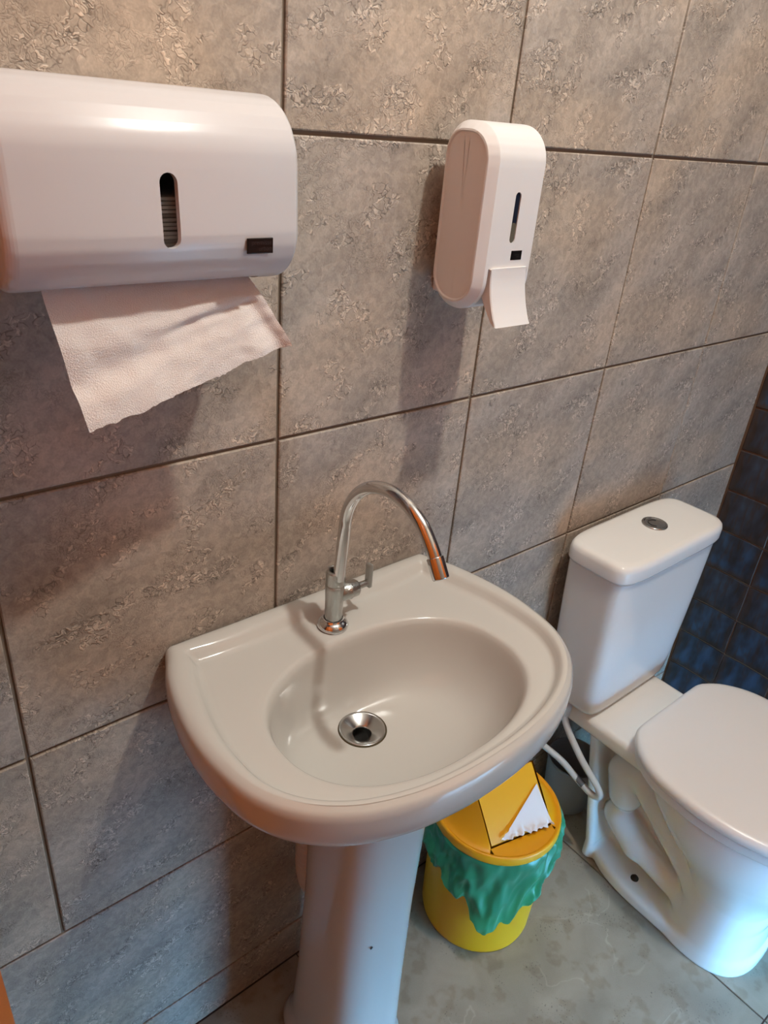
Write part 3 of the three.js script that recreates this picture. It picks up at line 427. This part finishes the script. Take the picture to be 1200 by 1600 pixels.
// ---------------------------------------------------------------- bin, liner and paper
{
  const B = [0.752, 0, 0.132], ROT = -0.23;
  const bin = thing('waste_bin', 'round yellow plastic swing-lid bin under the wash basin', 'bin', B); bin.rotation.y = ROT;
  mesh('bucket', lathe([[0, 0], [0.104, 0], [0.110, 0.004], [0.112, 0.012], [0.1155, 0.15], [0.118, 0.288], [0.1155, 0.288], [0.113, 0.15], [0.108, 0.012], [0, 0.008]], 72), M.yellow, bin);
  const lidRim = lathe([[0.1225, 0.286], [0.1245, 0.287], [0.1255, 0.291], [0.1245, 0.302], [0.122, 0.3055], [0.119, 0.3045], [0.1155, 0.302]], 96);
  // hood: cheeks from the rim up to the gabled opening
  const hw = 0.068, zf = 0.083, yr = 0.388, y0 = 0.304, roof = (t) => { const z = lerp(zf, -zf, t); return [z, y0 + (yr - y0) * (1 - Math.abs(z) / zf) ** 0.9]; };
  const cheek = (s) => { const rows = []; for (let i = 0; i <= 36; i++) { const t = i / 36, [z, y] = roof(t), a0 = Math.atan2(zf, hw), a = lerp(a0, -a0, t), o = [0.1165 * Math.cos(a), y0 - 0.001, 0.1165 * Math.sin(a)], row = []; for (let k = 0; k <= 10; k++) { const u = k / 10; row.push([s * lerp(o[0], hw, u), lerp(o[1], y, u ** 1.7), lerp(o[2], z, u)]); } rows.push(row); } return loft(rows, { closed: false, flip: s < 0 }); };
  const apron = (s) => { const rows = []; for (let i = 0; i <= 16; i++) { const x = lerp(-hw, hw, i / 16), a = Math.acos(clamp(x / 0.1165, -1, 1)); rows.push([[x, y0 - 0.001, s * 0.1165 * Math.sin(a)], [x, y0 + 0.0005, s * zf]]); } return loft(rows, { closed: false, flip: s > 0 }); };
  const lid = mesh('lid', merge(lidRim, cheek(1), cheek(-1), apron(1), apron(-1)), phys({ color: rgb(0.82, 0.37, 0.004), roughness: 0.42, side: THREE.DoubleSide }), bin);
  const fl = []; for (const dy of [0, -0.003]) for (let i = 0; i <= 24; i++) { const t = 0.02 + 0.96 * i / 24, [z, y] = roof(t); fl.push([z, y - 0.0015 + dy, dy]); }
  const loop = [...fl.slice(0, 25), ...fl.slice(25).reverse()].map(([z, y]) => [z, y]);
  mesh('flap', toCreasedNormals(fixWinding(loft([-hw + 0.003, hw - 0.003].map((x) => loop.map(([z, y]) => [x, y, z])), { capA: true, capB: true })), 0.7), M.yellow, lid);

  // paper caught under the flap
  const P = [[0.0605, 0.358, 0.026], [-0.048, 0.3085, 0.080], [0.064, 0.309, 0.086]], NG = 26, p = [], idx = [], id = {};
  for (let i = 0; i <= NG; i++) for (let j = 0; j <= NG - i; j++) { const a = i / NG, b = j / NG, c = 1 - a - b, v = [0, 1, 2].map((k) => P[0][k] * c + P[1][k] * a + P[2][k] * b); const cr = sst(0.3, 0, c); v[1] += 0.004 + 0.006 * cr * (0.6 + fbm(v[0] * 60, v[2] * 60 + a * 4, 3)); v[2] += 0.004 + 0.010 * cr * fbm(v[0] * 50 + 5, a * 3, 3); id[i + ',' + j] = p.length / 3; p.push(...v); }
  for (let i = 0; i < NG; i++) for (let j = 0; j < NG - i; j++) { idx.push(id[i + ',' + j], id[(i + 1) + ',' + j], id[i + ',' + (j + 1)]); if (j < NG - i - 1) idx.push(id[(i + 1) + ',' + j], id[(i + 1) + ',' + (j + 1)], id[i + ',' + (j + 1)]); }
  const g = new THREE.BufferGeometry(); g.setAttribute('position', new THREE.Float32BufferAttribute(p, 3)); g.setIndex(idx); g.computeVertexNormals();
  g.setAttribute('uv', new THREE.Float32BufferAttribute(new Float32Array(p.length / 3 * 2), 2));
  const paper = tag(mesh('used_paper', g, M.towel, scene), 'crumpled white paper poking out of the yellow bin lid', 'paper'); paper.position.set(...B); paper.rotation.y = ROT;

  // green bag turned over the rim
  const len = [[0, 0.05], [40, 0.05], [62, 0.055], [82, 0.075], [97, 0.105], [108, 0.15], [124, 0.178], [134, 0.185], [146, 0.15], [160, 0.115], [180, 0.095], [205, 0.08], [240, 0.06], [300, 0.05], [360, 0.05]];
  const rings = [], NA = 220; 
  for (let j = 0; j <= 26; j++) { const v = j / 26, row = []; for (let i = 0; i < NA; i++) { const deg = i / NA * 360, a = deg * Math.PI / 180, L = table(len, deg) * (1 + 0.12 * n2(deg * 0.05, 3) + 0.025 * n2(deg * 0.12, 5)); const cx = Math.cos(a), sz = Math.sin(a);
    const wr = 1 - Math.abs(n3(cx * 2.1 + 0.5 * v, sz * 2.1, v * 1.1)), wr2 = 1 - Math.abs(n3(cx * 4.5 + v, sz * 4.5, v * 1.6 + 7));
    const rad = 0.1195 + sst(0, 0.12, v) * 0.006 + v ** 0.6 * (0.016 * (wr - 0.55) + 0.008 * (wr2 - 0.5) + 0.009 * n3(cx * 1.6, sz * 1.6, v) + 0.004);
    row.push([Math.max(rad, 0.1195) * cx, 0.296 - L * v - 0.0015 * v * n2(deg * 0.2, 8), Math.max(-B[2] + 0.004, Math.max(rad, 0.1195) * sz)]); } rings.push(row); }
  const bag = tag(mesh('bin_liner', loft(rings), M.bag, scene), 'translucent green plastic bag hanging over the yellow bin rim', 'bag'); bag.position.set(...B);
}

scene.traverse((o) => { if (o.isMesh) { o.castShadow = o.receiveShadow = true; } });
renderer.render(scene, camera);
